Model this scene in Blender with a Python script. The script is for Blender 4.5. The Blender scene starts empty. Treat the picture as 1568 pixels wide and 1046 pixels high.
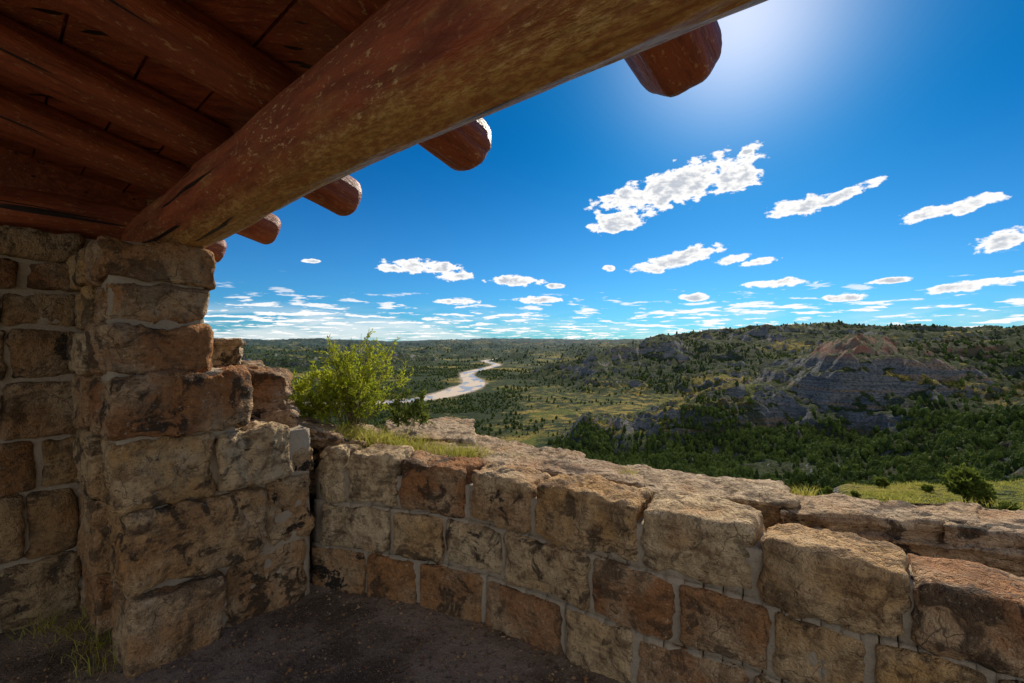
import bpy, math
import numpy as np
from mathutils import Vector, Matrix
rng=np.random.default_rng(7)
F=697.0; CX=784.0; CY=523.0
U=np.array([.656,.755]); V=np.array([-.755,.656])
def AS(a,s): return U*a+V*s
def pxY(px,Y): return np.array([(px-CX)/F*Y,Y])
def link(o,parent=None):
    bpy.context.scene.collection.objects.link(o)
    if parent: o.parent=parent
    return o
def empty(name):
    e=bpy.data.objects.new(name,None); e.empty_display_size=.2; return link(e)
# ---------------- noise
def _h(ix,iy,iz):
    n=(ix*73856093)^(iy*19349663)^(iz*83492791); n&=0xffffffff
    n=((n^(n>>13))*1274126177)&0xffffffff; n^=n>>16
    return (n&0xffff)/65535.0*2-1
def noise3(p):
    p=np.asarray(p,float); f=np.floor(p); i=f.astype(np.int64); t=p-f; t=t*t*(3-2*t)
    r=0
    for dx in (0,1):
        wx=t[:,0] if dx else 1-t[:,0]
        for dy in (0,1):
            wy=t[:,1] if dy else 1-t[:,1]
            for dz in (0,1):
                wz=t[:,2] if dz else 1-t[:,2]
                r=r+wx*wy*wz*_h(i[:,0]+dx,i[:,1]+dy,i[:,2]+dz)
    return r
def fbm(p,o=4,g=.5):
    a=1;r=0;p=np.asarray(p,float).copy();tot=0
    for k in range(o):
        r=r+a*noise3(p+k*17.3); tot+=a; a*=g; p=p*2.03
    return r/tot
def ridged(p,o=4,g=.5):
    a=1;r=0;p=np.asarray(p,float).copy();tot=0
    for k in range(o):
        r=r+a*(1-2*np.abs(noise3(p+k*9.1))); tot+=a; a*=g; p=p*2.03
    return r/tot
def sstep(a,b,x):
    t=np.clip((x-a)/(b-a),0,1); return t*t*(3-2*t)
# ---------------- mesh builder
class MB:
    def __init__(s): s.v=[];s.q=[];s.t=[];s.c=[];s.n=0
    def add(s,v,q=None,t=None,c=(.5,.5,.5)):
        v=np.asarray(v,float)
        if q is not None and len(q): s.q.append(np.asarray(q)+s.n)
        if t is not None and len(t): s.t.append(np.asarray(t)+s.n)
        c=np.asarray(c,float)
        if c.ndim==1: c=np.tile(c,(len(v),1))
        s.v.append(v); s.c.append(c); s.n+=len(v)
    def obj(s,name,mat,parent=None,smooth=True,do_link=True):
        v=np.concatenate(s.v); c=np.concatenate(s.c)
        q=np.concatenate(s.q) if s.q else np.zeros((0,4),int)
        t=np.concatenate(s.t) if s.t else np.zeros((0,3),int)
        me=bpy.data.meshes.new(name)
        me.vertices.add(len(v)); me.vertices.foreach_set('co',v.astype(np.float32).ravel())
        me.loops.add(q.size+t.size)
        me.loops.foreach_set('vertex_index',np.concatenate([q.ravel(),t.ravel()]).astype(np.int32))
        me.polygons.add(len(q)+len(t))
        ls=np.concatenate([np.arange(len(q))*4,q.size+np.arange(len(t))*3]).astype(np.int32)
        me.polygons.foreach_set('loop_start',ls)
        me.polygons.foreach_set('use_smooth',np.full(len(q)+len(t),smooth))
        me.update(calc_edges=True); me.validate()
        at=me.attributes.new('tint','FLOAT_COLOR','POINT')
        cc=np.concatenate([c,np.ones((len(c),1))],1)
        at.data.foreach_set('color',cc.astype(np.float32).ravel())
        me.materials.append(mat)
        o=bpy.data.objects.new(name,me)
        if do_link: link(o,parent)
        return o
def lattice(nx,ny,nz):
    I,J,K=np.meshgrid(np.arange(nx+1),np.arange(ny+1),np.arange(nz+1),indexing='ij')
    m=(I==0)|(I==nx)|(J==0)|(J==ny)|(K==0)|(K==nz)
    idx=-np.ones(I.shape,int); idx[m]=np.arange(m.sum())
    P=np.stack([I[m]/nx,J[m]/ny,K[m]/nz],1)
    Q=[]
    def side(A,flip):
        a=A[:-1,:-1].ravel();b=A[1:,:-1].ravel();c=A[1:,1:].ravel();d=A[:-1,1:].ravel()
        q=np.stack([a,b,c,d],1)
        if flip:q=q[:,::-1]
        Q.append(q)
    side(idx[:,:,0],True); side(idx[:,:,nz],False)
    side(idx[:,0,:],False); side(idx[:,ny,:],True)
    side(idx[0,:,:],True); side(idx[nx,:,:],False)
    return P,np.concatenate(Q)
def hexblock(mb,c0,c1,c2,c3,z0,z1,r=.022,amp=.014,res=.02,seed=0,tint=(.5,.5,.5),strata=0,z1b=None,z0b=None):
    c0,c1,c2,c3=[np.asarray(c,float) for c in (c0,c1,c2,c3)]
    z1b=z1 if z1b is None else z1b; z0b=z0 if z0b is None else z0b
    L=max(np.linalg.norm(c1-c0),np.linalg.norm(c2-c3)); D=max(.05,(np.linalg.norm(c3-c0)+np.linalg.norm(c2-c1))/2); H=z1-z0
    nx,ny,nz=[int(np.clip(round(d/res),3,110)) for d in (L,D,H)]
    P,Q=lattice(nx,ny,nz)
    dim=np.array([L,D,H]); X=P*dim
    rr=min(r,min(dim)*.4)
    cpos=X+seed*3.7
    rv=rr*(1+.6*noise3(cpos*7))[:,None]
    q=np.minimum(np.maximum(X,rv),dim-rv)
    d=X-q; n=d/np.maximum(np.linalg.norm(d,axis=1,keepdims=True),1e-9)
    X=q+n*rv
    u=(X[:,0]/L)[:,None]; v=(X[:,1]/D)[:,None]; w=X[:,2]/H
    pl=(c0*(1-u)+c1*u)*(1-v)+(c3*(1-u)+c2*u)*v
    zb=z0*(1-u[:,0])+z0b*u[:,0]; zt=z1*(1-u[:,0])+z1b*u[:,0]
    z=zb*(1-w)+zt*w
    e1=(c1-c0)/max(1e-6,np.linalg.norm(c1-c0)); e2=(c3-c0)/max(1e-6,np.linalg.norm(c3-c0))
    N=np.concatenate([n[:,0:1]*e1+n[:,1:2]*e2,n[:,2:3]],1)
    W=np.concatenate([pl,z[:,None]],1)
    S=W+seed*1.31
    b=fbm(S*5,3)
    fac=np.round(noise3(S*9)*2.5)/2.5
    disp=amp*(1.1*b+.6*fac+.65*ridged(S*16,3)-.35)
    if strata:
        hz=1-np.abs(N[:,2])
        disp=disp*(1-.35*np.abs(N[:,2]))
        st=noise3(np.stack([S[:,0]*1.2,S[:,1]*1.2,S[:,2]*34],1))
        disp=disp+strata*hz*np.round(st*3)/3
        disp=disp+strata*.4*np.abs(N[:,2])*np.round(fbm(S*np.array([3,3,1]),3)*4)/2
    W=W+N*disp[:,None]
    mb.add(W,Q,c=tint)
# ---------------- node helpers
def newmat(name):
    m=bpy.data.materials.new(name); m.use_nodes=True; nt=m.node_tree; nt.nodes.clear()
    return m,nt
class NT:
    def __init__(s,nt): s.nt=nt
    def n(s,t,**k):
        nd=s.nt.nodes.new(t)
        for a,b in k.items(): setattr(nd,a,b)
        return nd
    def set(s,nd,i,v):
        if isinstance(v,bpy.types.NodeSocket): s.nt.links.new(v,nd.inputs[i])
        elif v is not None: nd.inputs[i].default_value=v
    def math(s,op,a,b=None,c=None,clamp=False):
        nd=s.n('ShaderNodeMath',operation=op,use_clamp=clamp); s.set(nd,0,a); s.set(nd,1,b); s.set(nd,2,c); return nd.outputs[0]
    def vm(s,op,a,b=None,out=0):
        nd=s.n('ShaderNodeVectorMath',operation=op); s.set(nd,0,a); s.set(nd,1,b); return nd.outputs[out]
    def mix(s,f,a,b,bt='MIX'):
        nd=s.n('ShaderNodeMix',data_type='RGBA',blend_type=bt); s.set(nd,0,f)
        for i,x in ((6,a),(7,b)):
            if isinstance(x,tuple) and len(x)==3: x=x+(1,)
            s.set(nd,i,x)
        return nd.outputs[2]
    def noise(s,v,sc,det=5,rough=.55,dist=0):
        nd=s.n('ShaderNodeTexNoise'); s.set(nd,'Vector',v); s.set(nd,'Scale',sc); s.set(nd,'Detail',float(det)); s.set(nd,'Roughness',rough); s.set(nd,'Distortion',dist); return nd.outputs[0],nd.outputs[1]
    def mr(s,v,a,b,c=0.,d=1.,smooth=True):
        nd=s.n('ShaderNodeMapRange',interpolation_type='SMOOTHSTEP' if smooth else 'LINEAR'); 
        for i,x in enumerate((v,a,b,c,d)): s.set(nd,i,x)
        return nd.outputs[0]
    def bump(s,h,st,dist,nrm=None):
        nd=s.n('ShaderNodeBump'); s.set(nd,'Height',h); s.set(nd,'Strength',st); s.set(nd,'Distance',dist)
        if nrm is not None: s.set(nd,'Normal',nrm)
        return nd.outputs[0]
    def sep(s,v):
        nd=s.n('ShaderNodeSeparateXYZ'); s.set(nd,0,v); return nd.outputs
    def comb(s,x,y,z):
        nd=s.n('ShaderNodeCombineXYZ'); s.set(nd,0,x);s.set(nd,1,y);s.set(nd,2,z); return nd.outputs[0]
    def out(s,col,rough=.85,nrm=None,spec=.3,trans=None):
        b=s.n('ShaderNodeBsdfPrincipled'); s.set(b,'Base Color',col if not isinstance(col,tuple) else col+(1,)); s.set(b,'Roughness',rough); s.set(b,'Specular IOR Level',spec)
        if nrm is not None: s.set(b,'Normal',nrm)
        o=s.n('ShaderNodeOutputMaterial'); sh=b.outputs[0]
        if trans:
            t=s.n('ShaderNodeBsdfTranslucent'); s.set(t,0,col if not isinstance(col,tuple) else col+(1,))
            mx=s.n('ShaderNodeMixShader'); s.set(mx,0,trans); s.set(mx,1,sh); s.set(mx,2,t.outputs[0]); sh=mx.outputs[0]
        s.set(o,0,sh)
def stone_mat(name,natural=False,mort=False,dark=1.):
    m,nt=newmat(name); N=NT(nt)
    geo=N.n('ShaderNodeNewGeometry'); P=geo.outputs['Position']
    at=N.n('ShaderNodeAttribute',attribute_name='tint'); t=N.sep(at.outputs['Vector'])
    n2,_=N.noise(P,14,5,.7); n3,_=N.noise(P,60,3,.75)
    if mort:
        col=N.mix(n2,(.27,.21,.145),(.52,.43,.31)); 
        N.out(col,.95,N.bump(n3,.8,.014)); return m
    n1,c1=N.noise(P,3.5,3,.6)
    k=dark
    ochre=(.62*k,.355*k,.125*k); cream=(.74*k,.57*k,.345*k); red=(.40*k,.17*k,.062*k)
    if natural: ochre=(.60,.41,.22); cream=(.68,.53,.36); red=(.44,.24,.12)
    col=N.mix(N.mr(t[0],.1,.9,smooth=False),red,ochre)
    col=N.mix(t[1],col,cream)
    col=N.mix(N.mr(n1,.42,.64),col,N.mix(.6,col,cream))
    col=N.mix(N.mr(n1,.43,.30,0.,.5),col,(.46*k,.20*k,.06*k))
    col=N.mix(N.mr(n2,.43,.66,0.,.68),col,(.16*k,.075*k,.028*k))
    w1,_=N.noise(P,5.5,4,.68,.6)
    dk=N.mr(w1,.53,.60); dk=N.math('MULTIPLY',dk,N.math('ADD',t[2],.25),clamp=True)
    col=N.mix(dk,col,(.040,.031,.022))
    sp=N.mr(n3,.57,.69,0.,.65); col=N.mix(sp,col,(.08,.042,.02))
    sp2=N.mr(n3,.42,.28,0.,.55); col=N.mix(sp2,col,(.80*k,.66*k,.45*k))
    nd=N.n('ShaderNodeVectorMath',operation='SCALE'); N.set(nd,0,N.vm('SUBTRACT',c1,(.5,.5,.5))); nd.inputs['Scale'].default_value=.3
    wv=N.vm('ADD',P,nd.outputs[0])
    vo=N.n('ShaderNodeTexVoronoi',feature='DISTANCE_TO_EDGE'); N.set(vo,'Vector',wv if not natural else N.vm('MULTIPLY',wv,(1,1,2.6))); N.set(vo,'Scale',6.5)
    cr=N.mr(vo.outputs['Distance'],.0,.018,1.,0.)
    cm=N.mr(n1,.48,.58)
    cr=N.math('MULTIPLY',cr,cm)
    col=N.mix(N.math('MULTIPLY',cr,.75),col,(.06,.035,.02))
    z=N.vm('MULTIPLY',P,(2,2,55)); bd,_=N.noise(z,1,3,.6,.3)
    bs=N.mr(w1,.45,.55,.1,1.)
    if natural: bs=N.math('MAXIMUM',bs,.7)
    col=N.mix(N.math('MULTIPLY',bs,N.mr(bd,.5,.62,0.,.5)),col,(.16,.085,.045))
    h=N.math('ADD',N.math('MULTIPLY',n2,1.35),N.math('MULTIPLY',n3,.5))
    if natural: h=N.math('ADD',h,N.math('MULTIPLY',bd,.7))
    N.out(col,.88,N.bump(h,1.,.048),.25)
    return m
M_stone=stone_mat('sandstone_block'); M_stone_shaded=stone_mat('sandstone_block_shaded',dark=.72); M_rock=stone_mat('sandstone_ledge',True); M_mort=stone_mat('mortar',mort=True)  # darker copy of the block stone, left wall's shade put into its colour
# ---------------- parapet wall
ptop=np.array([(-1.25,2.85),(-.5,2.62),(-.235,2.50),(.05,2.33),(.29,2.16),(.5,1.99),(.73,1.85),(.94,1.73),(1.12,1.58),(1.28,1.47),(1.49,1.33),(1.78,1.1),(2.3,.7)])
def smooth_path(P,n=400):
    d=np.concatenate([[0],np.cumsum(np.linalg.norm(np.diff(P,axis=0),axis=1))])
    t=np.linspace(0,d[-1],n); X=np.stack([np.interp(t,d,P[:,0]),np.interp(t,d,P[:,1])],1)
    k=31; pad=np.concatenate([X[0]+(X[0]-X[1])*np.arange(k//2,0,-1)[:,None],X,X[-1]+(X[-1]-X[-2])*np.arange(1,k//2+1)[:,None]])
    return np.stack([np.convolve(pad[:,i],np.ones(k)/k,'valid') for i in (0,1)],1)
WP=smooth_path(ptop); 
WPX=CX+F*WP[:,0]/WP[:,1]
tan=np.gradient(WP,axis=0); tan/=np.linalg.norm(tan,axis=1,keepdims=True)
nout=np.stack([-tan[:,1],tan[:,0]],1)
def wp(px,off=0.):
    x=np.interp(px,WPX,WP[:,0]); y=np.interp(px,WPX,WP[:,1]); n=np.array([np.interp(px,WPX,nout[:,0]),np.interp(px,WPX,nout[:,1])])
    return np.array([x,y])+n*off
wall=empty('stone_parapet_wall')
mb=MB(); sd=0
def tint(kind=None):
    k=kind if kind else rng.choice(['o','c','r','m'],p=[.34,.15,.25,.26])
    return {'o':(rng.uniform(.6,1),rng.uniform(.05,.35),rng.uniform(.2,.7)),
            'c':(.85,rng.uniform(.45,.9),rng.uniform(.2,.7)),
            'r':(rng.uniform(.0,.35),rng.uniform(0,.12),rng.uniform(.2,.6)),
            'm':(rng.uniform(.3,.6),rng.uniform(.05,.3),rng.uniform(.3,1.)),
            'd':(.5,.2,1.)}[k]
T1=[(484,527,'c'),(527,609,'c'),(609,713,'r'),(713,812,'m'),(812,976,'o'),(976,1160,'c'),(1160,1397,'o'),(1400,1660,'r'),(1660,1900,'o'),(1900,2250,'m')]
T2=[(490,600,'c'),(600,681,'o'),(681,772,'c'),(772,905,'c'),(905,1036,'r'),(1036,1180,'r'),(1180,1335,'o'),(1335,1520,'o'),(1520,1750,'m'),(1750,2250,'r')]
T3=[(470,562,'m'),(562,642,'r'),(642,742,'r'),(742,864,'r'),(864,972,'c'),(972,1150,'r'),(1150,1300,'o'),(1300,1480,'m'),(1480,1750,'r'),(1750,2250,'m')]
tops={0:-.66,1:-.672,2:-.69,3:-.71,4:-.71,5:-.722,6:-.745,7:-.765,8:-.76,9:-.76}
for ci,(T,z0,z1,bat) in enumerate(((T1,-.985,None,0),(T2,-1.253,-.997,.012),(T3,-1.56,-1.265,.028))):
    for i,(a,b,k) in enumerate(T):
        sd+=1; g=2.4 if ci else 3.0
        jj=rng.uniform(-.018,.012)
        zt=z1 if z1 is not None else tops[i]
        zt2=zt
        if z1 is None: zt2=zt+rng.uniform(-.02,.008)
        d0=-bat+jj
        dep=.27 if ci==0 else .25
        if ci==0: dep+=rng.uniform(-.03,.05)
        hexblock(mb,wp(a+g,d0),wp(b-g,d0),wp(b-g,d0+dep),wp(a+g,d0+dep),z0+rng.uniform(-.006,.006),zt,r=.03 if ci else .038,amp=.018 if ci else .025,res=.0145 if a<1400 else .024,seed=sd,tint=tint(k),z1b=zt2)
mb.obj('blocks',M_stone,wall)
mb=MB(); xs=np.linspace(474,2250,60)
for a,b in zip(xs[:-1],xs[1:]):
    for zz0,zz1,of in ((-1.6,-1.26,-.004),(-1.265,-.99,.010),(-.995,-.80,.026)):
        hexblock(mb,wp(a,of),wp(b,of),wp(b,.225),wp(a,.225),zz0,zz1,r=.003,amp=.006,res=.03,seed=5,tint=(.5,.5,.5))
mb.obj('mortar',M_mort,wall)
# ---------------- pillar
pil=empty('stone_pillar'); mb=MB()
S0=2.666
def asblock(a0,a1,s0,s1,z0,z1,kind=None,amp=.02,r=.03,res=.015,mbx=None,**k):
    global sd; sd+=1
    hexblock(mbx or mb,AS(a0,s0),AS(a1,s0),AS(a1,s1),AS(a0,s1),z0,z1,r=r,amp=amp,res=res,seed=sd,tint=tint(kind),**k)
asblock(.315,.765,S0-.01,3.1,.272,.468,'r',amp=.026); asblock(.29,.74,3.11,3.5,.28,.475,'o')
asblock(.335,.745,S0+.01,3.0,.082,.262,'r',amp=.03); asblock(.31,.72,3.02,3.5,.06,.27,'o')
asblock(.315,.745,S0-.01,2.96,-.155,.072,'r',amp=.032); asblock(.29,.72,2.98,3.5,-.17,.05,'c')
asblock(.345,.915,S0-.03,3.05,-.45,-.165,'r',amp=.036,z1b=-.15); asblock(.31,.85,3.07,3.52,-.46,-.18,'m')
asblock(.36,.765,S0,2.98,-.785,-.46,'o',amp=.024); asblock(.32,.8,3.0,3.52,-.79,-.47,'c')
asblock(.785,1.15,S0-.02,3.0,-.775,-.475,'c',amp=.03)
asblock(.39,1.005,S0-.02,3.05,-1.17,-.795,'o',amp=.024,z1b=-.80); asblock(.335,.9,3.07,3.53,-1.2,-.80,'m')
asblock(1.02,1.27,S0+.03,3.0,-1.16,-.79,'d',amp=.03)
asblock(1.165,1.30,S0+.03,3.0,-.78,-.63,'d',amp=.02)
asblock(.41,.80,S0-.05,3.05,-1.56,-1.18,'r',amp=.022); asblock(.35,.9,3.07,3.54,-1.56,-1.21,'r')
asblock(.82,1.235,S0+.03,3.0,-1.56,-1.175,'m',amp=.024)
mb.obj('blocks',M_stone,pil)
mb=MB()
asblock(.35,.72,S0+.022,3.49,-.2,.46,amp=.006,r=.004,res=.03)
asblock(.38,.86,S0+.018,3.49,-.5,-.15,amp=.006,r=.004,res=.03)
asblock(.42,1.27,S0+.048,3.4,-1.6,-.52,amp=.006,r=.004,res=.03)
mb.obj('mortar',M_mort,pil)
# ---------------- left shelter wall
lw=empty('stone_shelter_wall'); mb=MB(); 
zz=[-1.56,-1.16,-.80,-.52,-.21,.065,.27,.44,.60]
for i in range(len(zz)-1):
    a=.36-rng.uniform(.0,.03); first=True
    while a>-2.6:
        w=rng.uniform(.24,.55) if not first else rng.uniform(.12,.4); first=False
        z0,z1=zz[i]+.006,zz[i+1]-.006
        b=a-w; jj=rng.uniform(-.012,.012)
        asblock(b+.008,a-.008,3.50+jj,3.8,z0,z1,amp=.022,r=.03,res=.018 if a>-1 else .05)
        a=b
mb.obj('blocks',M_stone_shaded,lw)
mb=MB(); asblock(-2.6,.5,3.53,3.78,-1.6,.59,amp=.004,r=.004,res=.06); mb.obj('mortar',M_mort,lw)
# ---------------- wood
def wood_mat(name,wear=.35,yellow=0.,k=1.):
    m,nt=newmat(name); N=NT(nt)
    tc=N.n('ShaderNodeTexCoord'); P=tc.outputs['Object']
    g,_=N.noise(N.vm('MULTIPLY',P,(1.2,9,9)),3,4,.65,.3)
    f,_=N.noise(N.vm('MULTIPLY',P,(1,2.5,2.5)),30,4,.78); l,_=N.noise(P,2.3,3,.6)
    col=N.mix(N.mr(g,.35,.65),(.21*k,.045*k,.017*k),(.42*k,.105*k,.036*k))
    col=N.mix(N.mr(l,.4,.65,0.,.5),col,(.28*k,.09*k,.035*k))
    sp=N.mr(f,.57,.64); sp=N.math('MULTIPLY',sp,N.mr(l,.35,.6,.25,1.))
    z=N.sep(P)[2]; y=N.sep(P)[1]
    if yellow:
        side=N.math('ADD',N.math('MULTIPLY',z,-.9),N.math('MULTIPLY',y,-.6))  # yellower lower outer side: worn wood plus bounced sunlight painted in
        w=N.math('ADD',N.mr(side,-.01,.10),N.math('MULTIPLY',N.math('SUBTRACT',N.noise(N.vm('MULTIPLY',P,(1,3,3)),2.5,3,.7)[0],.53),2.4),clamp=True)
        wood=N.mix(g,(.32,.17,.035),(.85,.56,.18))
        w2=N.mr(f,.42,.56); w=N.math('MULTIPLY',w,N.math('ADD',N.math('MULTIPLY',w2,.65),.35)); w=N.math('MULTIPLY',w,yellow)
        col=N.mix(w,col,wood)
    col=N.mix(N.math('MULTIPLY',sp,wear),col,(.72,.46,.21))
    ck=N.mr(N.noise(N.vm('MULTIPLY',P,(.5,14,14)),1.6,2,.5,.2)[0],.64,.67); col=N.mix(ck,col,(.015,.008,.005))
    h=N.math('ADD',g,N.math('MULTIPLY',f,.5))
    N.out(col,.5,N.bump(h,.8,.014),.45)
    return m
M_beam=wood_mat('painted_log_worn_bounce',.9,1.0); M_raft=wood_mat('painted_log',.6); M_board=wood_mat('painted_board',.55)
roof=empty('log_roof')
def log(name,p0,p1,r,mat,amp=.008,seed=0,nr=56,r2=None,endr=.045):
    p0=Vector(p0);p1=Vector(p1);L=(p1-p0).length; r2=r2 or r
    ns=int(max(20,L/.03)); xs=np.concatenate([[0,0.002,.008,.02,.035],np.linspace(.05,L-.05,ns),[L-.035,L-.02,L-.008,L-.002,L]])
    th=np.linspace(0,2*np.pi,nr,endpoint=False)
    X,T=np.meshgrid(xs,th,indexing='ij'); 
    e=np.minimum(X,L-X); k=np.clip(e/endr,0,1); sh=1-(1-np.sqrt(1-(1-k)**2))*.38
    sh=np.where(e<=0,.5,sh)
    R=(r+(r2-r)*X/L)
    pn=np.stack([X.ravel()*1.1+seed*7,np.cos(T).ravel()*1.3,np.sin(T).ravel()*1.3],1)
    pf=np.stack([X.ravel()*3+seed,np.cos(T).ravel()*5,np.sin(T).ravel()*5],1)
    R=R.ravel()*sh.ravel()+amp*(2.0*fbm(pn,3)+.9*fbm(pf,3))
    bend=.012*np.sin(X.ravel()*1.7+seed)
    v=np.stack([X.ravel(),np.cos(T.ravel())*R,np.sin(T.ravel())*R+bend],1)
    n0,n1=len(xs),nr
    i=np.arange(n0-1)[:,None]; j=np.arange(n1)[None,:]; j2=(j+1)%n1
    q=np.stack([(i*n1+j).ravel(),(i*n1+j2).ravel(),((i+1)*n1+j2).ravel(),((i+1)*n1+j).ravel()],1)[:,::-1]
    c0=len(v); v=np.concatenate([v,[[0,0,bend[0]],[L,0,bend[-1]]]])
    jj=np.arange(n1); t=np.concatenate([np.stack([np.full(n1,c0),jj,(jj+1)%n1],1)[:,::-1],np.stack([np.full(n1,c0+1),(n0-1)*n1+jj,(n0-1)*n1+(jj+1)%n1],1)])
    b=MB(); b.add(v,q,t); o=b.obj(name,mat,roof)
    x=(p1-p0).normalized(); zv=Vector((0,0,1)); y=zv.cross(x).normalized(); z=x.cross(y)
    o.matrix_world=Matrix((( x.x,y.x,z.x,p0.x),(x.y,y.y,z.y,p0.y),(x.z,y.z,z.z,p0.z),(0,0,0,1)))
    return o
def as3(a,s,z): p=AS(a,s); return (p[0],p[1],z)
BA,BZ,BR=.665,.622,.145
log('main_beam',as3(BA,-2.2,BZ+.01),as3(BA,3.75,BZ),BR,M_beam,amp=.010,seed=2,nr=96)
def rz(a): return .865+.22*(.66-a)
for i,s in enumerate((-1.2,-.45,.32,1.04,1.68,2.33,3.0)):
    log('rafter_%d'%i,as3(-2.6,s,rz(-2.6)),as3(.72,s,rz(.72)),.098,M_raft,amp=.007,seed=10+i,nr=48)
log('rafter_7',as3(-2.6,3.62,.72),as3(.9,3.62,.70),.11,M_raft,seed=21)
log('wall_plate',as3(-2.6,3.95,.66),as3(.9,3.95,.66),.12,M_raft,seed=22)
for i,s in enumerate((-1.2,-.38,.44,1.22,2.09,3.03,4.02)):
    log('eave_log_%d'%i,as3(.70,s,rz(.70)-.02),as3(1.20,s,rz(1.20)-.042),.106,M_raft,amp=.007,seed=30+i,nr=48,r2=.098,endr=.05)
mb=MB(); a=-2.7; boards=[]
while a<1.12:
    w=.205; boards.append((a+.005,min(a+w-.005,1.14))); a+=w
for (a0,a1) in boards:
    off=rng.uniform(0,.004)
    for s0,s1 in ((-2.4,.2),(.206,2.2),(2.206,6.)):
        zf=lambda a: rz(a)+.098+off
        p=[np.array([*AS(a_,s_),zf(a_)]) for a_,s_ in ((a0,s0),(a1,s0),(a1,s1),(a0,s1))]
        q=[x+np.array([0,0,.025]) for x in p]
        mb.add(p+q,[(0,3,2,1),(4,5,6,7),(0,1,5,4),(1,2,6,5),(2,3,7,6),(3,0,4,7)])
mb.obj('ceiling_boards',M_board,roof,smooth=False)
mb=MB(); p=[np.array([*AS(a_,s_),rz(a_)+.13]) for a_,s_ in ((-2.7,-2.4),(1.15,-2.4),(1.15,6.),(-2.7,6.))]; q=[x+np.array([0,0,.04]) for x in p]
mb.add(p+q,[(0,3,2,1),(4,5,6,7),(0,1,5,4),(1,2,6,5),(2,3,7,6),(3,0,4,7)]); mb.obj('roof_deck',M_board,roof,smooth=False)
mb=MB()
a=-2.7
while a<.6:
    p=[np.array([*AS(a_,s_),z_]) for z_ in (.55,) for a_,s_ in ((a,3.86),(a+.2,3.86),(a+.2,3.89),(a,3.89))]; q=[np.array([x[0],x[1],rz(a+.1)+.12]) for x in p]
    mb.add(p+q,[(0,3,2,1),(4,5,6,7),(0,1,5,4),(1,2,6,5),(2,3,7,6),(3,0,4,7)]); a+=.2
mb.obj('gable_boards',M_board,roof,smooth=False)
# ---------------- natural ledge
led=MB()
def rock(pts,z0,z1,kind='m',amp=.028,r=.022,strata=.03,res=.015,**k):
    global sd; sd+=1
    hexblock(led,*[np.array(p) for p in pts],z0,z1,r=r,amp=amp,res=res,seed=sd,tint=tint(kind),strata=strata,**k)
def pr(px0,px1,Y0a,Y0b,Y1a,Y1b): return [pxY(px0,Y0a),pxY(px1,Y0b),pxY(px1,Y1b),pxY(px0,Y1a)]
rock(pr(560,740,3.05,2.9,4.0,3.7),-1.1,-.75,'o',z1b=-.75)
rock(pr(590,725,3.5,3.3,4.3,4.2),-1.0,-.72,'o')
rock(pr(700,890,2.85,2.6,3.75,3.1),-1.1,-.745,'o',z1b=-.76)
rock(pr(820,1000,2.75,2.45,3.2,2.75),-1.1,-.77,'o',z1b=-.775)
rock(pr(735,990,2.75,2.35,3.05,2.58),-1.0,-.735,'m',z1b=-.745)
rock(pr(985,1215,2.38,2.2,2.74,2.46),-1.1,-.77,'o',z1b=-.775)
rock(pr(960,1200,2.7,2.4,3.3,2.9),-1.2,-.90,'o')
rock(pr(1192,1500,2.14,1.98,2.42,2.24),-.93,-.80,'o',z1b=-.79)
rock(pr(1230,1700,2.10,1.76,2.30,2.1),-1.0,-.87,'m',z1b=-.85)
rock(pr(1440,1720,1.98,1.75,2.24,2.08),-.94,-.80,'m',z1b=-.785)
rock(pr(1190,1700,2.04,1.70,2.2,2.0),-1.15,-.95,'o')
rock(pr(1230,1600,2.3,2.15,2.7,2.5),-1.2,-.93,'o')
rock(pr(1650,2100,1.7,1.4,2.3,2.0),-1.0,-.80,'o')
rock(pr(322,372,2.95,3.0,3.3,3.35),-.16,.02,'o',amp=.02)
rock(pr(330,400,2.9,2.95,3.5,3.6),-.42,-.15,'m')
rock(pr(368,440,2.78,2.86,3.2,3.3),-.47,-.155,'r',amp=.035,z1b=-.22)
rock(pr(362,450,2.75,2.8,3.4,3.5),-.62,-.44,'d')
rock(pr(420,520,2.92,2.95,3.3,3.4),-.70,-.50,'m',z1b=-.62)
rock(pr(440,560,3.0,2.98,3.6,3.6),-1.0,-.655,'d',amp=.03)
rock(pr(300,460,3.0,3.1,3.7,3.9),-1.3,-.60,'m')
rock(pr(445,575,3.3,3.35,4.0,4.0),-1.2,-.72,'o')
led.obj('sandstone_ledge',M_rock)
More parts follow.
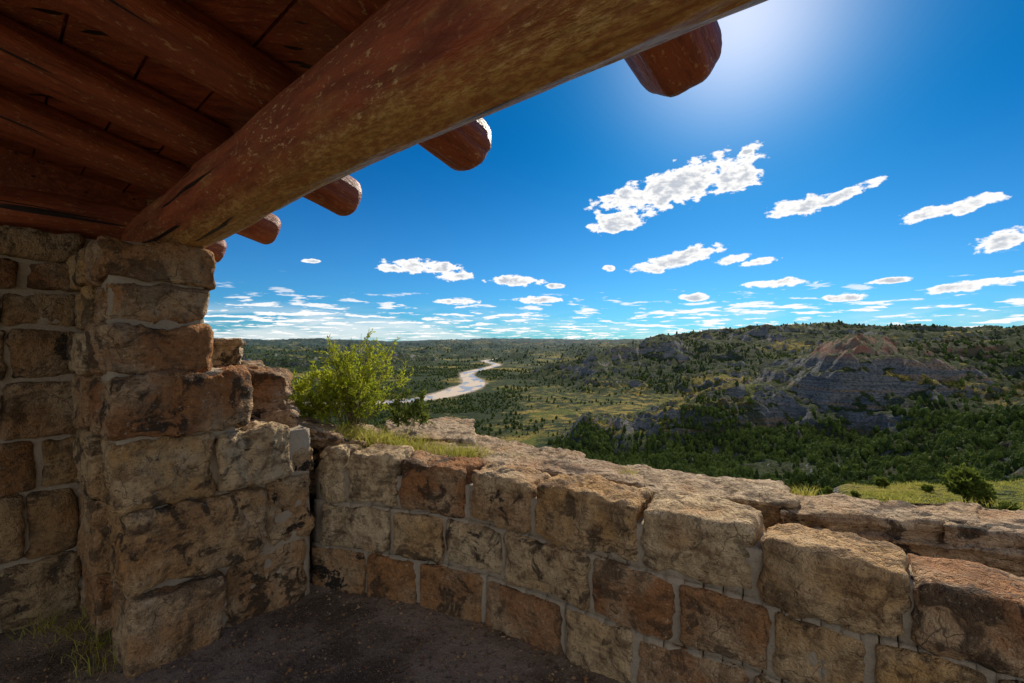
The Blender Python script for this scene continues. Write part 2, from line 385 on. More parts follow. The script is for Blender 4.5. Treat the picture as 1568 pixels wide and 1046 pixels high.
# ---------------- terrain
near_R=dict(zip([-1000,-200,300,480,720,960,1160,1390,1568,2300,4000],[5.5,5.,4.2,3.5,3.05,2.55,2.4,2.35,2.25,2.3,2.3]))
cols={
-1500:[(60,-30),(250,-80),(500,-100),(2500,-105),(4000,-60),(8000,-30),(30000,-40)],
-200:[(60,-35),(250,-90),(500,-108),(1800,-106),(3000,-70),(4000,-50),(8000,-22),(30000,-40)],
300:[(60,-38),(150,-60),(300,-95),(500,-108),(1600,-108),(1850,-74),(2300,-96),(2900,-38),(3600,-80),(5000,-4),(6000,-20),(9000,6),(30000,-60)],
500:[(60,-40),(250,-92),(450,-108),(1750,-108),(2050,-72),(2500,-96),(3200,-38),(4000,-80),(5600,-2),(6500,-20),(9000,10),(30000,-60)],
600:[(60,-40),(250,-92),(450,-108),(2000,-108),(2400,-70),(2900,-98),(3700,-36),(4500,-76),(6200,8),(7000,-10),(30000,-60)],
700:[(60,-40),(250,-92),(450,-108),(3000,-109),(3700,-66),(4300,-92),(5400,-20),(6500,-50),(8500,24),(30000,-55)],
800:[(60,-40),(250,-95),(400,-106),(2500,-108),(3200,-68),(3900,-96),(5400,-28),(6500,-50),(8500,24),(30000,-55)],
860:[(60,-40),(250,-95),(400,-104),(600,-105),(1150,-105),(1400,-74),(1750,-106),(2800,-104),(3600,-60),(4500,-70),(8500,16),(30000,-45)],
920:[(60,-40),(250,-95),(400,-101),(480,-82),(570,-104),(900,-106),(1080,-80),(1300,-30),(1550,-85),(2300,-85),(3400,-35),(4200,-50),(8500,16),(30000,-40)],
1000:[(60,-40),(250,-93),(380,-99),(480,-80),(600,-104),(830,-106),(960,-78),(1130,-50),(1250,14),(1330,12),(1500,-45),(1800,-55),(2600,-10),(6000,0),(9000,5),(30000,-20)],
1060:[(60,-38),(250,-92),(380,-96),(500,-66),(610,-104),(820,-108),(940,-80),(1150,-40),(1350,-2),(1700,-20),(2100,36),(3000,20),(9000,30),(30000,0)],
1120:[(60,-35),(250,-91),(380,-94),(520,-54),(620,-98),(800,-104),(900,-60),(1050,-70),(1250,-8),(1500,-20),(1800,42),(3000,24),(9000,34),(30000,0)],
1200:[(60,-33),(150,-68),(250,-92),(350,-90),(430,-80),(490,-55),(560,-26),(600,-22),(680,-85),(880,-95),(1000,-42),(1250,-30),(1500,40),(1900,42),(3000,30),(9000,40),(30000,0)],
1300:[(60,-30),(150,-66),(250,-88),(350,-80),(405,-66),(435,-46),(465,-14),(520,2),(560,-2),(640,-65),(900,-75),(1100,-30),(1450,40),(3000,42),(9000,50),(30000,0)],
1400:[(60,-29),(120,-52),(200,-74),(300,-74),(375,-58),(410,-38),(440,-10),(520,4),(600,-14),(680,-55),(950,-55),(1400,40),(3000,42),(9000,50),(30000,0)],
1500:[(60,-28),(120,-45),(200,-66),(300,-64),(370,-52),(420,-26),(490,-2),(560,-4),(700,-48),(1000,-30),(1500,38),(9000,60),(30000,0)],
1600:[(60,-24),(120,-40),(220,-55),(320,-56),(390,-40),(470,-16),(560,-4),(700,-25),(1500,32),(9000,60),(30000,0)],
2300:[(60,-20),(150,-40),(400,-40),(600,-10),(1500,20),(9000,40),(30000,0)]}
lr=np.linspace(math.log(.4),math.log(32000),520)
ths=[];tab=[]
for px in sorted(cols):
    th=math.atan((px-CX)/F); c=math.cos(th); R=np.interp(px,list(near_R),list(near_R.values()))
    bench=np.interp(px,[1120,1230],[0,1])
    pr_=[(.4,-1.57),(R-.35,-1.57),(R-.05,-1.02),(R+.6,-1.05),(R+3,-3.6)]
    pr_+=[(14/c,-9+1.5*bench),(26/c,-17+6.5*bench),(42/c,-28+15.3*bench)]
    if bench>0.5: pr_+=[(50/c,-17.5)]; 
    pr_+=[((Y if Y>60 or bench<.5 else 68)/c,h) for Y,h in cols[px]]
    ths.append(th); tab.append(np.interp(lr,[math.log(max(r,.3)) for r,_ in pr_],[h for _,h in pr_]))
flat=np.interp(lr,[math.log(x) for x in (.4,25,80,400,2000,9000,30000)],[-1.57,-1.57,-4,-8,-20,-10,-30])
ths=[-math.pi,math.radians(-88)]+ths+[math.radians(88),math.pi]; tab=[flat,flat]+tab+[flat,flat]
ths=np.array(ths);tab=np.array(tab)
river=np.array([(-20,3200),(-170,2600),(-60,2150),(-112,1850),(-165,1600),(-128,1370),(-92,1200),(-108,1065),(-135,960),(-150,870),(-240,800),(-380,790),(-560,840)])
rw=np.array([14,16,18,18,20,24,30,34,30,22,20,20,20.])
def river_samples():
    d=np.concatenate([[0],np.cumsum(np.linalg.norm(np.diff(river,axis=0),axis=1))]); t=np.linspace(0,d[-1],220)
    P=np.stack([np.interp(t,d,river[:,0]),np.interp(t,d,river[:,1])],1); W=np.interp(t,d,rw)
    for _ in range(3):
        Pp=np.pad(P,((5,5),(0,0)),mode='edge'); P=np.stack([np.convolve(Pp[:,i],np.ones(11)/11,'valid') for i in (0,1)],1)
    return P,W
RP,RW=river_samples()
def rdist(x,y):
    out=np.full(x.shape,1e9); m=(y>500)&(y<3600)&(np.abs(x)<900)
    if m.any():
        xx=x[m];yy=y[m]; best=np.full(xx.shape,1e9)
        for (a,b),w in zip(RP[::2],RW[::2]): best=np.minimum(best,np.hypot(xx-a,yy-b)-w)
        out[m]=best
    return out
def height(x,y,full=False):
    r=np.hypot(x,y); th=np.arctan2(x,y)
    wz=sstep(90,350,r)
    z0=np.zeros_like(x)
    q=np.stack([x/150,y/150,z0],1)
    wf=1-.55*sstep(1500,4000,r)
    t2=th+wz*wf*.055*fbm(q+5,4,.6); r2=r*(1+wz*wf*.13*fbm(q+31,5,.62))
    fi=np.clip(np.interp(t2,ths,np.arange(len(ths))),0,len(ths)-1.001); i0=fi.astype(int); ft=fi-i0; ft=ft*ft*(3-2*ft)*.6+ft*.4
    gi=np.clip((np.log(np.maximum(r2,.41))-lr[0])/(lr[1]-lr[0]),0,len(lr)-1.001); j0=gi.astype(int); gt=gi-j0
    b=(tab[i0,j0]*(1-gt)+tab[i0,j0+1]*gt)*(1-ft)+(tab[i0+1,j0]*(1-gt)+tab[i0+1,j0+1]*gt)*ft
    hill=sstep(-106,-90,b); 
    wx=x+30*fbm(np.stack([x/110,y/110,z0+1],1),3); wy=y+30*fbm(np.stack([x/110,y/110,z0+7],1),3)
    g1=ridged(np.stack([wx/120,wy/120,z0+3],1),6,.58); g2=ridged(np.stack([wx/420,wy/420,z0+8],1),6,.55)
    g3=ridged(np.stack([wx/1500,wy/1500,z0+12],1),4,.5)
    f1=fbm(np.stack([x/18,y/18,z0],1),4,.55)
    a1=sstep(120,420,r)*18; a2=sstep(550,2000,r)*38*(1-.3*sstep(3000,9000,r)); a3=sstep(2500,6000,r)*52
    h=b+hill*(a1*(g1-.3)+a2*(g2-.35)+a3*(g3-.25))
    stp=17.; hh=h+11*fbm(np.stack([x/140,y/140,z0+2],1),3); kf=hh/stp; fl=np.floor(kf); fr=kf-fl
    ter=(fl+sstep(.25,.8,fr))*stp-(hh-h)
    tw=hill*sstep(150,450,r)*(.22+.4*sstep(900,2500,r))
    h=h*(1-tw)+ter*tw
    gl=ridged(np.stack([wx/32,wy/32,z0+21],1),4,.6); h=h+hill*sstep(150,380,r)*6.*gl*(1-.5*sstep(1500,4000,r))
    h=h+(sstep(20,200,r)*1.8+sstep(4,30,r)*.6)*f1*(.35+.8*hill)
    rd=rdist(x,y); rm=1-sstep(8,60,rd); h=h*(1-rm)+(-110.)*rm
    rm2=1-sstep(-4,4,rd); h=h-rm2*1.6
    if full: return h,hill,rd,g1,f1
    return h
dn=np.radians(np.concatenate([np.linspace(-180,-62,40)[:-1],np.linspace(-62,-50,40)[:-1],np.linspace(-50,52,1150)[:-1],np.linspace(52,66,40)[:-1],np.linspace(66,180,40)]))
rr=np.exp(np.concatenate([np.linspace(math.log(.4),math.log(200),150)[:-1],np.linspace(math.log(200),math.log(2500),500)[:-1],np.linspace(math.log(2500),math.log(32000),230)]))
TH,RR=np.meshgrid(dn,rr,indexing='ij'); X=(np.sin(TH)*RR).ravel(); Y=(np.cos(TH)*RR).ravel()
H,HL,RD,G1,F1=height(X,Y,True)
n0,n1=TH.shape; i=np.arange(n0-1)[:,None]; j=np.arange(n1-1)[None,:]
Q=np.stack([(i*n1+j).ravel(),(i*n1+j+1).ravel(),((i+1)*n1+j+1).ravel(),((i+1)*n1+j).ravel()],1)[:,::-1]
r_=np.hypot(X,Y); th_=np.arctan2(X,Y); pxx=CX+F*np.tan(np.clip(th_,-1.4,1.4))
def forest_mask(x,y,hl,rd):
    r=np.hypot(x,y); th=np.clip(np.arctan2(x,y),-1.4,1.4); px=CX+F*np.tan(th)
    n=fbm(np.stack([x/60,y/60,x*0+9],1),4,.6); nb=fbm(np.stack([x/260,y/260,x*0+19],1),4,.55)
    m=sstep(.04,.16,n*.75+nb*.6)*.95
    yc=r*np.cos(th)
    z=sstep(900,1050,px)*sstep(150,200,r)*(1-sstep(395,440,yc))
    m=np.maximum(m,z*sstep(-.35,-.12,n))
    z2=sstep(1360,1420,px)*sstep(300,380,r)*(1-sstep(700,800,r)); m=np.maximum(m,z2*sstep(-.22,.05,n)*.95)
    z3=(1-sstep(80,480,rd))*sstep(18,30,rd)*(1-hl); m=np.maximum(m,z3*sstep(-.15,.06,n+nb*.4))
    z4=(1-sstep(700,800,px))*(1-sstep(800,950,r)); m=np.maximum(m,z4*sstep(-.25,0,n))
    op=sstep(760,800,px)*(1-sstep(930,980,px))*sstep(430,500,r)*(1-sstep(1050,1250,r)); m=m*(1-op*.5)
    cl=sstep(1210,1250,px)*(1-sstep(1400,1450,px))*sstep(385,400,yc)*(1-sstep(480,500,yc)); m=m*(1-cl*.75)
    rg=sstep(960,1000,px)*(1-sstep(1200,1260,px))*sstep(440,470,yc)*(1-sstep(560,600,yc)); m=m*(1-rg*.5)
    return np.clip(m,0,1)*sstep(80,160,r)
FM=forest_mask(X,Y,HL,RD)
gr=fbm(np.stack([X/130,Y/130,X*0+44],1),4)
yc_=r_*np.cos(np.clip(th_,-1.4,1.4))
nearb=1-sstep(62,72,yc_)
grass=sstep(-.05,.3,gr)*(1-.3*HL)*.8+ .7*nearb
mead=sstep(740,800,pxx)*(1-sstep(1120,1200,pxx))*sstep(350,480,r_)*(1-sstep(900,1100,r_)); grass=np.clip(grass+mead*.45,0,1)
red=sstep(1180,1240,pxx)*(1-sstep(1620,1700,pxx))*sstep(400,450,r_)*(1-sstep(750,800,r_))*sstep(-22,-8,H)*.8
sand=(1-sstep(2,12,RD+10*fbm(np.stack([X/50,Y/50,X*0+4],1),2)))
C=np.stack([FM,grass,red+10*sand],1)
mb=MB(); mb.add(np.stack([X,Y,H],1),Q,c=C)
m,nt=newmat('badlands_terrain'); N=NT(nt)
geo=N.n('ShaderNodeNewGeometry'); P=geo.outputs['Position']; nz=N.sep(geo.outputs['Normal'])[2]
at=N.n('ShaderNodeAttribute',attribute_name='tint'); t=N.sep(at.outputs['Vector'])
red_=N.math('MINIMUM',t[2],1.); sand_=N.math('MULTIPLY',t[2],.1,clamp=True)
nb,_=N.noise(P,.06,5,.7); nc,_=N.noise(P,.5,4,.75); nd,_=N.noise(P,6,3,.7); ne,_=N.noise(P,.02,3,.6)
scrub=N.mix(N.mr(nb,.35,.65),(.020,.040,.013),(.075,.088,.028))
gcol=N.mix(N.mr(ne,.40,.58),(.15,.17,.022),(.50,.34,.075)); gcol=N.mix(N.mr(nc,.4,.62,0.,.6),gcol,(.17,.17,.04))
gm=N.math('ADD',t[1],N.math('MULTIPLY',N.math('SUBTRACT',nb,.5),3.2)); gm=N.mr(gm,.35,.7)
veg=N.mix(gm,scrub,gcol)
veg=N.mix(N.mr(nc,.51,.58,0.,.88),veg,(.020,.036,.010))
zb=N.vm('ADD',N.vm('MULTIPLY',P,(.006,.006,.20)),(0,0,0)); bands,_=N.noise(zb,1,4,.65,.4)
clay=N.mix(N.mr(bands,.40,.60),(.10,.115,.14),(.27,.265,.27))
clay=N.mix(N.mr(bands,.55,.60,0.,.7),clay,(.34,.20,.11))
clay=N.mix(N.mr(bands,.45,.42,0.,.5),clay,(.42,.39,.34))
clay=N.mix(N.mr(nc,.48,.58,0.,.7),clay,(.045,.055,.030))
clay=N.mix(red_,clay,N.mix(N.mr(nb,.4,.6),(.38,.14,.07),(.30,.22,.14)))
stp=N.math('ADD',nz,N.math('MULTIPLY',N.math('SUBTRACT',nb,.5),.6)); stp=N.mr(stp,.87,.77)
col=N.mix(stp,veg,clay)
col=N.mix(N.math('MULTIPLY',N.math('MULTIPLY',t[0],N.mr(nb,.3,.5)),.75),col,(.018,.034,.010))
col=N.mix(sand_,col,(.42,.34,.25))
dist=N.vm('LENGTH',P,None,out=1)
col=N.mix(N.mr(dist,1600.,9000.,0.,.62,smooth=False),col,(.075,.14,.20))  # distance haze painted in: ground colour turns bluer further away
h=N.math('ADD',N.math('MULTIPLY',nc,3.6),N.math('MULTIPLY',nd,.18))
N.out(col,.95,N.bump(h,1.,1.),.1)
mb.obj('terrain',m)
rt=np.gradient(RP,axis=0); rt/=np.linalg.norm(rt,axis=1,keepdims=True); rn=np.stack([-rt[:,1],rt[:,0]],1)
mb=MB(); A=RP+rn*(RW[:,None]+3); B=RP-rn*(RW[:,None]+3); n=len(RP)
v=np.concatenate([np.c_[A,np.full(n,-110.5)],np.c_[B,np.full(n,-110.5)]]); i=np.arange(n-1); mb.add(v,np.stack([i,i+1,n+i+1,n+i],1)[:,::-1])
m,nt=newmat('river_water'); N=NT(nt); geo=N.n('ShaderNodeNewGeometry'); P=geo.outputs['Position']
a,_=N.noise(N.vm('MULTIPLY',P,(1,.35,1)),.035,4,.6); 
col=N.mix(N.mr(a,.44,.50),(.36,.32,.28),(.58,.46,.34)); N.out(col,N.mr(a,.44,.50,.25,.85),N.bump(N.noise(P,.5,3)[0],.2,.5),.4); mb.obj('river',m)
# ---------------- forest
import bmesh
def ico(sub):
    bm=bmesh.new(); bmesh.ops.create_icosphere(bm,subdivisions=sub,radius=1); v=np.array([x.co[:] for x in bm.verts]); f=np.array([[y.index for y in x.verts] for x in bm.faces]); bm.free(); return v,f
def tree_variant(sub,seed,leaf=0,cone=.5):
    v,f=ico(sub); d=1+.42*fbm(v*1.6+seed*5,3,.6); vv=v*d[:,None]
    z=(vv[:,2]+1)/2; taper=1-cone*np.clip(z,0,1)
    vv=np.c_[vv[:,0]*taper*.85,vv[:,1]*taper*.85,vv[:,2]*1.0+.75]
    if leaf:
        g=np.random.default_rng(seed); k=g.integers(0,len(vv),leaf); p=vv[k]+g.normal(0,.09,(leaf,3)); a=g.normal(0,.17,(leaf,3)); b=g.normal(0,.17,(leaf,3))
        tri=np.arange(leaf*3).reshape(-1,3)+len(vv); L=np.stack([p,p+a,p+b],1).reshape(-1,3)
        vv[:, :2]*=.84; vv=np.concatenate([vv,L]); f=np.concatenate([f,tri])
        ang=np.linspace(0,2*np.pi,6)[:-1]; tb=np.c_[np.cos(ang)*.07,np.sin(ang)*.07,np.full(5,-.35)]; tt=np.c_[np.cos(ang)*.04,np.sin(ang)*.04,np.full(5,.6)]
        n=len(vv); vv=np.concatenate([vv,tb,tt]); q=[]
        for i in range(5): j=(i+1)%5; q+= [[n+i,n+j,n+5+j],[n+i,n+5+j,n+5+i]]
        f=np.concatenate([f,np.array(q)])
    return vv,f
def scatter(n,r0,r1,th0,th1,size,sub,leaf,seed,dens=1.):
    g=np.random.default_rng(seed); r=np.sqrt(g.uniform(r0*r0,r1*r1,n)); th=g.uniform(th0,th1,n); x=r*np.sin(th); y=r*np.cos(th)
    h,hl,rd,_,_=height(x,y,True); fm=forest_mask(x,y,hl,rd)
    e=2.; sl=np.hypot(height(x+e,y)-h,height(x,y+e)-h)/e
    keep=(g.uniform(0,1,n)<fm*dens*(1-sstep(.8,1.5,sl)))&(rd>14)
    x,y,h=x[keep],y[keep],h[keep]; n=len(x); s=size*g.uniform(.45,1.4,n); vi=g.integers(0,6,n); rot=g.uniform(0,6.28,n); tn=g.uniform(0,1,n)
    for k in range(6):
        m=vi==k; c=m.sum()
        if not c: continue
        v,f=tree_variant(sub,seed*10+k,leaf,.35+.35*(k%2)); nv=len(v)
        ca,sa=np.cos(rot[m])[:,None],np.sin(rot[m])[:,None]; ss=s[m][:,None]
        VX=(v[None,:,0]*ca-v[None,:,1]*sa)*ss+x[m][:,None]; VY=(v[None,:,0]*sa+v[None,:,1]*ca)*ss+y[m][:,None]; VZ=v[None,:,2]*ss*1.0+h[m][:,None]
        vv=np.stack([VX,VY,VZ],2).reshape(-1,3); ff=(f[None]+np.arange(c)[:,None,None]*nv).reshape(-1,3)
        cc=np.repeat(np.c_[tn[m],tn[m],tn[m]],nv,axis=0)
        fb.add(vv,None,ff,cc)
    return n
fb=MB(); D=math.radians
tot=[scatter(9500,140,470,D(2),D(54),2.2,2,80,1),
     scatter(13000,440,1000,D(-32),D(54),2.2,2,0,2,.9),
     scatter(17000,1000,2200,D(-34),D(52),3.2,1,0,3,.9),
     scatter(14000,2200,5000,D(-36),D(52),6.,1,0,4,.85)]
print('TREES',tot)
def leaf_mat(name,c1,c2,tr=.3,sc=2.):
    m,nt=newmat(name); N=NT(nt); geo=N.n('ShaderNodeNewGeometry'); at=N.n('ShaderNodeAttribute',attribute_name='tint'); t=N.sep(at.outputs['Vector'])
    n,_=N.noise(geo.outputs['Position'],sc,2,.7); f=N.math('ADD',N.math('MULTIPLY',t[0],.6),N.math('MULTIPLY',N.math('SUBTRACT',n,.3),.9),clamp=True)
    N.out(N.mix(f,c1,c2),.75,None,.15,tr); return m
M_jun=leaf_mat('juniper_foliage',(.025,.050,.015),(.15,.20,.032),.3,.9)
fb.obj('juniper_forest',M_jun,smooth=False)
# ---------------- shrubs and grass
def leaf_tris(p,d,L,w,g):
    n=len(p); side=np.cross(d,g.normal(0,1,(n,3))); side/=np.linalg.norm(side,axis=1,keepdims=True)+1e-9
    c=p+d*L[:,None]; m=p+d*(L*.5)[:,None]
    v=np.stack([p,m+side*w[:,None],c,m-side*w[:,None]],1).reshape(-1,3); return v,np.arange(n*4).reshape(-1,4)
def tubes(mbx,pts,r0,r1,c):
    k=len(pts); ang=np.array([0,2.094,4.189]); d=np.gradient(pts,axis=0); d/=np.linalg.norm(d,axis=1,keepdims=True)+1e-9
    a=np.cross(d,[.3,.8,.5]); a/=np.linalg.norm(a,axis=1,keepdims=True); b=np.cross(d,a); r=np.linspace(r0,r1,k)[:,None,None]
    v=pts[:,None]+r*(a[:,None]*np.cos(ang)[None,:,None]+b[:,None]*np.sin(ang)[None,:,None]); v=v.reshape(-1,3)
    i=np.arange(k-1)[:,None]*3; j=np.arange(3)[None]; q=np.stack([(i+j).ravel(),(i+(j+1)%3).ravel(),(i+3+(j+1)%3).ravel(),(i+3+j).ravel()],1); mbx.add(v,q,c=c)
def shrub(name,base,hgt,wid,nst,mat,seed,lpt=22,ll=.035,lw=.0045,lean=(0,0)):
    g=np.random.default_rng(seed); lf=MB(); stm=MB(); e=empty(name)
    for i in range(nst):
        az=g.uniform(0,6.28); sp=g.uniform(0,1)**.6; L=hgt*g.uniform(.55,1.05)*(1-.25*sp); 
        tip=np.array([math.cos(az)*wid*sp*.5+lean[0],math.sin(az)*wid*sp*.5+lean[1],L]); t=np.linspace(0,1,9)[:,None]
        p=np.array(base)+np.array([g.normal(0,.03),g.normal(0,.03),0])+tip*np.c_[t**1.15,t**1.15,t**.85]+np.cumsum(g.normal(0,.006,(9,3)),0)
        tubes(stm,p,.004*hgt/.8,.0012,(.3,.3,.3))
        for k in range(g.integers(5,9)):
            ti=g.uniform(.3,.95); idx=ti*8; i0=int(idx); q0=p[i0]*(1-idx+i0)+p[min(i0+1,8)]*(idx-i0)
            dd=g.normal(0,.5,3)+np.array([math.cos(az)*.4,math.sin(az)*.4,.75]); dd/=np.linalg.norm(dd); l=hgt*g.uniform(.10,.24)*(1.2-ti*.5)
            tt=np.linspace(0,1,4)[:,None]; tw=q0+dd*l*tt+g.normal(0,.004,(4,3)); tubes(stm,tw,.0016,.0007,(.4,.4,.4))
            n=lpt; s=g.uniform(.1,1.05,n); pp=q0+dd*(l*s)[:,None]; ld=dd+g.normal(0,.65,(n,3)); ld/=np.linalg.norm(ld,axis=1,keepdims=True)
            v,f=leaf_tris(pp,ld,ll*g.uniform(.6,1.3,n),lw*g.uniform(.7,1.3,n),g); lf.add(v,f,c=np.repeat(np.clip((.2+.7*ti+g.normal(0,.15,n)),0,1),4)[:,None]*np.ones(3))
    lf.obj('leaves',mat,e,smooth=False); stm.obj('stems',M_stem,e); return e
m,nt=newmat('twig'); N=NT(nt); N.out((.16,.13,.05),.8); M_stem=m
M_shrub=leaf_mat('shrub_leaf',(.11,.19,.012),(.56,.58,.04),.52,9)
M_shrubd=leaf_mat('shrub_leaf_dark',(.05,.085,.014),(.22,.26,.04),.4,5)
M_grass=leaf_mat('grass_blade',(.20,.24,.02),(.62,.52,.14),.5,6)
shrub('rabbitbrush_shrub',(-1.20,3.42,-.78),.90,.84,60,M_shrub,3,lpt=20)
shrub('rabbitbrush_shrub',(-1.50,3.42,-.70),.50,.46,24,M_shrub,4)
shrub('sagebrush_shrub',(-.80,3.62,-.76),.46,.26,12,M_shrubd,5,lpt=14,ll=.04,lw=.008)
def grass_add(mbx,c,n,sx,sy,h,seed,wf=.018):
    g=np.random.default_rng(seed); p=np.c_[g.normal(c[0],sx,n),g.normal(c[1],sy,n),np.full(n,c[2])]
    d=np.c_[g.normal(0,.45,n),g.normal(0,.45,n),np.ones(n)]; d/=np.linalg.norm(d,axis=1,keepdims=True); L=h*g.uniform(.4,1.2,n)
    side=np.cross(d,g.normal(0,1,(n,3))); side/=np.linalg.norm(side,axis=1,keepdims=True); w=h*wf
    bend=np.c_[g.normal(0,.25,n),g.normal(0,.25,n),-.12*np.ones(n)]*L[:,None]
    m=p+d*L[:,None]*.55; t=p+d*L[:,None]+bend
    v=np.stack([p-side*w,p+side*w,m+side*w*.7,m-side*w*.7,t],1).reshape(-1,3); k=np.arange(n)*5
    mbx.add(v,np.stack([k,k+1,k+2,k+3],1),np.stack([k+3,k+2,k+4],1),np.repeat(g.uniform(0,1,n),5)[:,None]*np.ones(3))
gb=MB()
for i,(px,Yd,z,n,sx,sy,h) in enumerate([(570,3.15,-.74,600,.09,.07,.17),(600,3.2,-.75,700,.12,.08,.11),(650,3.1,-.75,450,.12,.07,.08),(700,3.0,-.75,420,.09,.05,.09),(725,2.95,-.74,200,.05,.05,.08),(530,3.15,-.72,350,.08,.06,.18),(780,2.95,-.76,120,.1,.04,.05),(960,2.58,-.765,120,.04,.03,.06),(1215,2.42,-.83,160,.05,.03,.07),(1235,2.45,-.83,80,.04,.03,.08),(1500,2.3,-.83,80,.1,.03,.05)]):
    grass_add(gb,(*pxY(px,Yd),z),n,sx,sy,h,50+i)
gb.obj('grass_tufts',M_grass,smooth=False)
gb=MB()
for i,(a,s) in enumerate([(.3,3.25),(.33,3.0),(.2,3.4),(-.1,3.45),(.36,2.8)]): grass_add(gb,(*AS(a,s),-1.51),60,.05,.05,.12,80+i)
gb.obj('dry_grass_tufts',M_grass,smooth=False)
g=np.random.default_rng(5)
for pxs_,Yd,s_,sdd in ((1478,34,2.9,9),(1350,40,1.0,12),(1545,30,1.1,13),(1268,41,.9,14),(1505,33,1.6,15),(1420,38,.8,16),(1310,36,.6,17)):
    hh=height(np.array([pxY(pxs_,Yd)[0]]),np.array([float(Yd)]))[0]
    shrub('juniper_shrub',(*pxY(pxs_,Yd),hh-.1),s_,s_,50,M_shrubd,sdd,lpt=20,ll=.22*s_/2.6+.05,lw=.06*s_/2.6+.01)
lo=MB(); n=3200; pxs=g.uniform(1150,1640,n); Ys=g.uniform(14,48,n)**1.0
xx=(pxs-CX)/F*Ys; hh=height(xx,Ys)
pn=fbm(np.stack([xx/5,Ys/5,xx*0],1),3)
for x,y,h,w_ in zip(xx,Ys,hh,pn):
    if w_>-.15: grass_add(lo,(x,y,h-.02),14,.18,.18,.22+.45*max(0,w_),int(abs(x*1000)),.05)
lo.obj('bunchgrass',M_grass,smooth=False)
# ---------------- floor and gravel
gx=np.linspace(-5.2,4.2,330); gy=np.linspace(-6,3.0,300); GX,GY=np.meshgrid(gx,gy,indexing='ij'); q=np.c_[GX.ravel(),GY.ravel(),np.zeros(GX.size)]
z=-1.505+.016*fbm(q*1.7,4)+.007*fbm(q*12,3); i=np.arange(329)[:,None]; j=np.arange(299)[None]; Qf=np.stack([(i*300+j).ravel(),((i+1)*300+j).ravel(),((i+1)*300+j+1).ravel(),(i*300+j+1).ravel()],1)
mb=MB(); mb.add(np.c_[q[:,:2],z],Qf)
m,nt=newmat('packed_dirt'); N=NT(nt); geo=N.n('ShaderNodeNewGeometry'); P=geo.outputs['Position']
a,_=N.noise(P,2.2,4,.65); b,_=N.noise(P,35,4,.75); c_,_=N.noise(P,120,2,.7)
col=N.mix(N.mr(a,.38,.62),(.12,.085,.055),(.32,.24,.175)); col=N.mix(N.mr(b,.50,.66,0.,.7),col,(.045,.032,.022)); col=N.mix(N.mr(c_,.58,.68,0.,.7),col,(.52,.42,.32))
N.out(col,.95,N.bump(N.math('ADD',b,N.math('MULTIPLY',c_,.6)),1.,.018),.2)
mb.obj('dirt_floor',m)
pb=MB(); v,f=ico(1); n=3000; g=np.random.default_rng(8); a_=g.uniform(-.4,2.2,n); s_=g.uniform(.2,3.4,n); pp=np.outer(a_,U)+np.outer(s_,V); sz=g.uniform(.003,.008,n)*np.where(g.uniform(0,1,n)<.06,1.8,1)
vv=(v[None]*np.array([1,1,.6])*(1+.3*g.normal(0,1,(n,len(v),1)).clip(-1,1))*sz[:,None,None])+np.c_[pp,np.full(n,-1.502)][:,None]
vv=vv[pp[:,1]<2.75]; n=len(vv); pb.add(vv.reshape(-1,3),None,(f[None]+np.arange(n)[:,None,None]*len(v)).reshape(-1,3),np.repeat(g.uniform(.0,.7,(n,1))*np.array([[1,.3,.6]]),len(v),axis=0)); pb.obj('gravel',M_stone,smooth=False)
# ---------------- world
sc=bpy.context.scene
w=bpy.data.worlds.new('World'); sc.world=w; w.use_nodes=True; nt=w.node_tree; nt.nodes.clear(); N=NT(nt)
SAZ,SEL=math.radians(26.5),math.radians(34)
sv=Vector((math.sin(SAZ)*math.cos(SEL),math.cos(SAZ)*math.cos(SEL),math.sin(SEL)))
sky=N.n('ShaderNodeTexSky',sky_type='NISHITA'); sky.sun_disc=False; sky.sun_elevation=SEL; sky.sun_rotation=SAZ; sky.altitude=800; sky.air_density=1.; sky.dust_density=.6; sky.ozone_density=3.
tc=N.n('ShaderNodeTexCoord'); d=N.sep(tc.outputs['Generated'])
az=N.math('ARCTAN2',d[0],d[1]); hz=N.math('SQRT',N.math('ADD',N.math('MULTIPLY',d[0],d[0]),N.math('MULTIPLY',d[1],d[1]))); te=N.math('DIVIDE',d[2],N.math('MAXIMUM',hz,.01))
tintc=N.mix(N.mr(te,.0,.45),(.16,.50,.78),(.01,.34,.62))
sd_=N.vm('DOT_PRODUCT',tc.outputs['Generated'],tuple(sv),out=1)
gl=N.math('POWER',N.math('MAXIMUM',sd_,0.),70.)
tintc=N.mix(N.math('MULTIPLY',gl,.85,clamp=True),tintc,(1.,1.,1.))
tintc=N.mix(N.mr(d[1],.05,-.35),tintc,(.9,.95,1.))  # sky behind the camera kept almost untinted, to fill the interior
skc=N.mix(1.,sky.outputs[0],tintc,'MULTIPLY')
bg=N.n('ShaderNodeBackground'); N.set(bg,0,skc); N.set(bg,1,.125)
P=N.comb(az,te,0.)
clouds=[(1040,284,118,26,14),(1120,272,45,20,0),(968,300,62,13,8),(945,340,42,15,6),(1225,316,54,12,6),(1290,300,56,8,16),(1425,326,56,9,6),(1490,311,54,10,10),(1535,368,52,12,12),(1035,398,70,11,12),(1060,388,42,9,5),(1120,397,28,6,4),(1165,400,28,5,5),(648,408,60,9,-2),(695,422,30,7,0),(600,410,24,6,0),(790,430,46,7,-3),(850,438,14,4,0),(822,459,32,5,0),(1195,434,54,6,0),(1142,233,12,4,0),(932,411,10,4,0),(700,462,36,4,0),(1065,455,28,5,0),(1290,456,36,5,0),(1360,430,38,4,0),(1480,438,80,7,4),(475,400,14,3,0)]
Dm=None
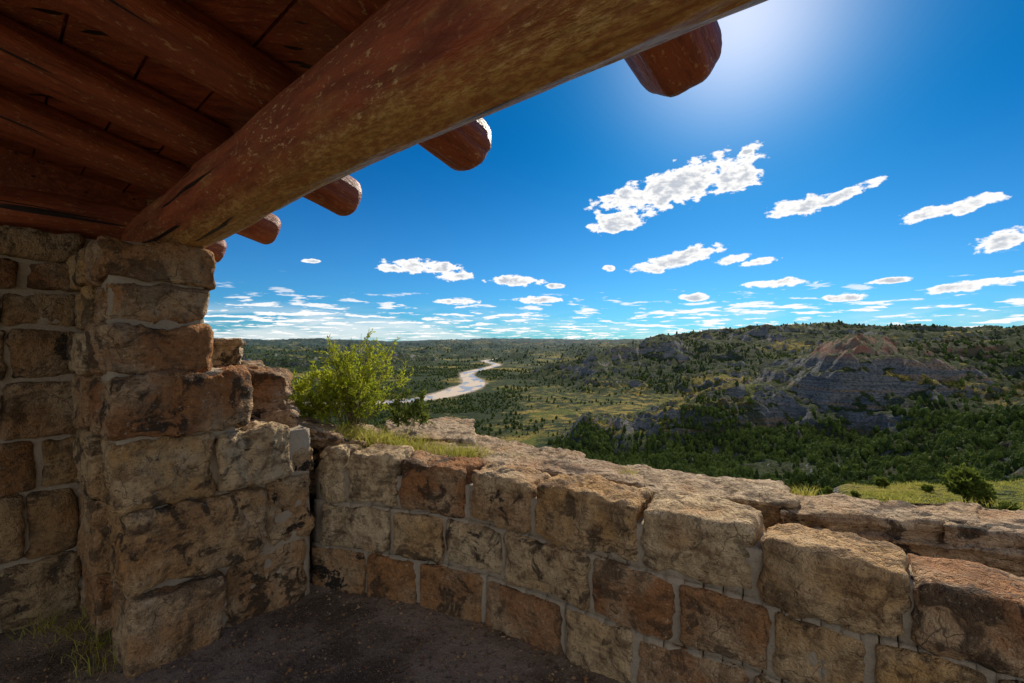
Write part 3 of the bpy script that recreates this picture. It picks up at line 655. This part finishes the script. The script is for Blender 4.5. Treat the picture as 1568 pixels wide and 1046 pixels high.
for px,py,wx,hy,rot in clouds:
    a0=math.atan((px-CX)/F); ca=math.cos(a0); mp=N.n('ShaderNodeMapping',vector_type='TEXTURE'); N.set(mp,'Vector',P)
    mp.inputs['Location'].default_value=(a0,(CY-py)/F*ca,0); mp.inputs['Rotation'].default_value=(0,0,math.radians(rot)); mp.inputs['Scale'].default_value=(wx/F*ca*ca*1.08,hy/F*ca*1.25,1)
    l=N.vm('DOT_PRODUCT',mp.outputs[0],mp.outputs[0],out=1); Dm=l if Dm is None else N.math('MINIMUM',Dm,l)
Pn=N.vm('MULTIPLY',P,(1,1.7,1)); n1,_=N.noise(Pn,30,5,.6,.1); n2,_=N.noise(N.vm('ADD',Pn,(.010,.020,0)),30,3,.58,.1)
mm=N.math('ADD',N.math('SUBTRACT',1.,Dm),N.math('MULTIPLY',N.math('SUBTRACT',n1,.5),4.1))
al=N.math('MULTIPLY',N.mr(mm,.0,.48),N.mr(Dm,2.4,1.3))
k=N.math('DIVIDE',1.,N.math('ADD',te,.07)); Pl=N.comb(N.math('MULTIPLY',N.math('SINE',az),k),N.math('MULTIPLY',N.math('COSINE',az),k),0.)
n3,_=N.noise(Pl,2.0,4,.6,.1); n5,_=N.noise(Pl,.45,2,.5)
band=N.math('MULTIPLY',N.mr(te,.16,.05),N.mr(te,-.01,.008)); back_fill=N.math('MULTIPLY',N.mr(d[1],-.1,-.4),N.mr(te,.02,.1))  # unseen clouds behind the camera added to brighten the shaded interior
thr=N.math('SUBTRACT',.70,N.math('ADD',N.math('MULTIPLY',band,.19),N.math('MULTIPLY',back_fill,.24)))
thr=N.math('SUBTRACT',thr,N.math('MULTIPLY',N.math('SUBTRACT',n5,.5),.30))
al2=N.math('MULTIPLY',N.mr(N.math('SUBTRACT',n3,thr),.0,.08),N.math('MAXIMUM',band,back_fill))
n4,_=N.noise(N.vm('MULTIPLY',P,(1,5,1)),5,3,.6,.4); hz3=N.math('MULTIPLY',N.mr(n4,.40,.62),N.math('MULTIPLY',N.mr(te,.085,.03),N.mr(az,.15,-.35,.2,.6)))
A=N.math('MAXIMUM',N.math('MAXIMUM',al,al2),hz3)
core=N.math('MULTIPLY',N.mr(mm,.5,1.3),N.mr(n2,.36,.54,.1,1.)); 
cc=N.mix(N.math('MULTIPLY',core,.8),(1.,.99,.97),(.42,.47,.56))
bg2=N.n('ShaderNodeBackground'); N.set(bg2,0,cc); N.set(bg2,1,1.05)
mx=N.n('ShaderNodeMixShader'); N.set(mx,0,A); N.set(mx,1,bg.outputs[0]); N.set(mx,2,bg2.outputs[0]); o=N.n('ShaderNodeOutputWorld'); N.set(o,0,mx.outputs[0])
w.cycles.sampling_method='MANUAL'; w.cycles.sample_map_resolution=512
l=bpy.data.lights.new('sun','SUN'); l.energy=5.; l.angle=math.radians(.5); l.color=(1,.90,.74); so=link(bpy.data.objects.new('sun',l))
so.rotation_euler=sv.to_track_quat('Z','Y').to_euler(); so.location=(2,4,6)
cd=bpy.data.cameras.new('camera'); cd.lens=16; cd.sensor_width=36; cd.clip_start=.05; cd.clip_end=60000; co=link(bpy.data.objects.new('camera',cd)); co.rotation_euler=(math.radians(90),0,0); sc.camera=co
sc.view_settings.view_transform='Standard'; sc.view_settings.look='None'; sc.view_settings.exposure=0
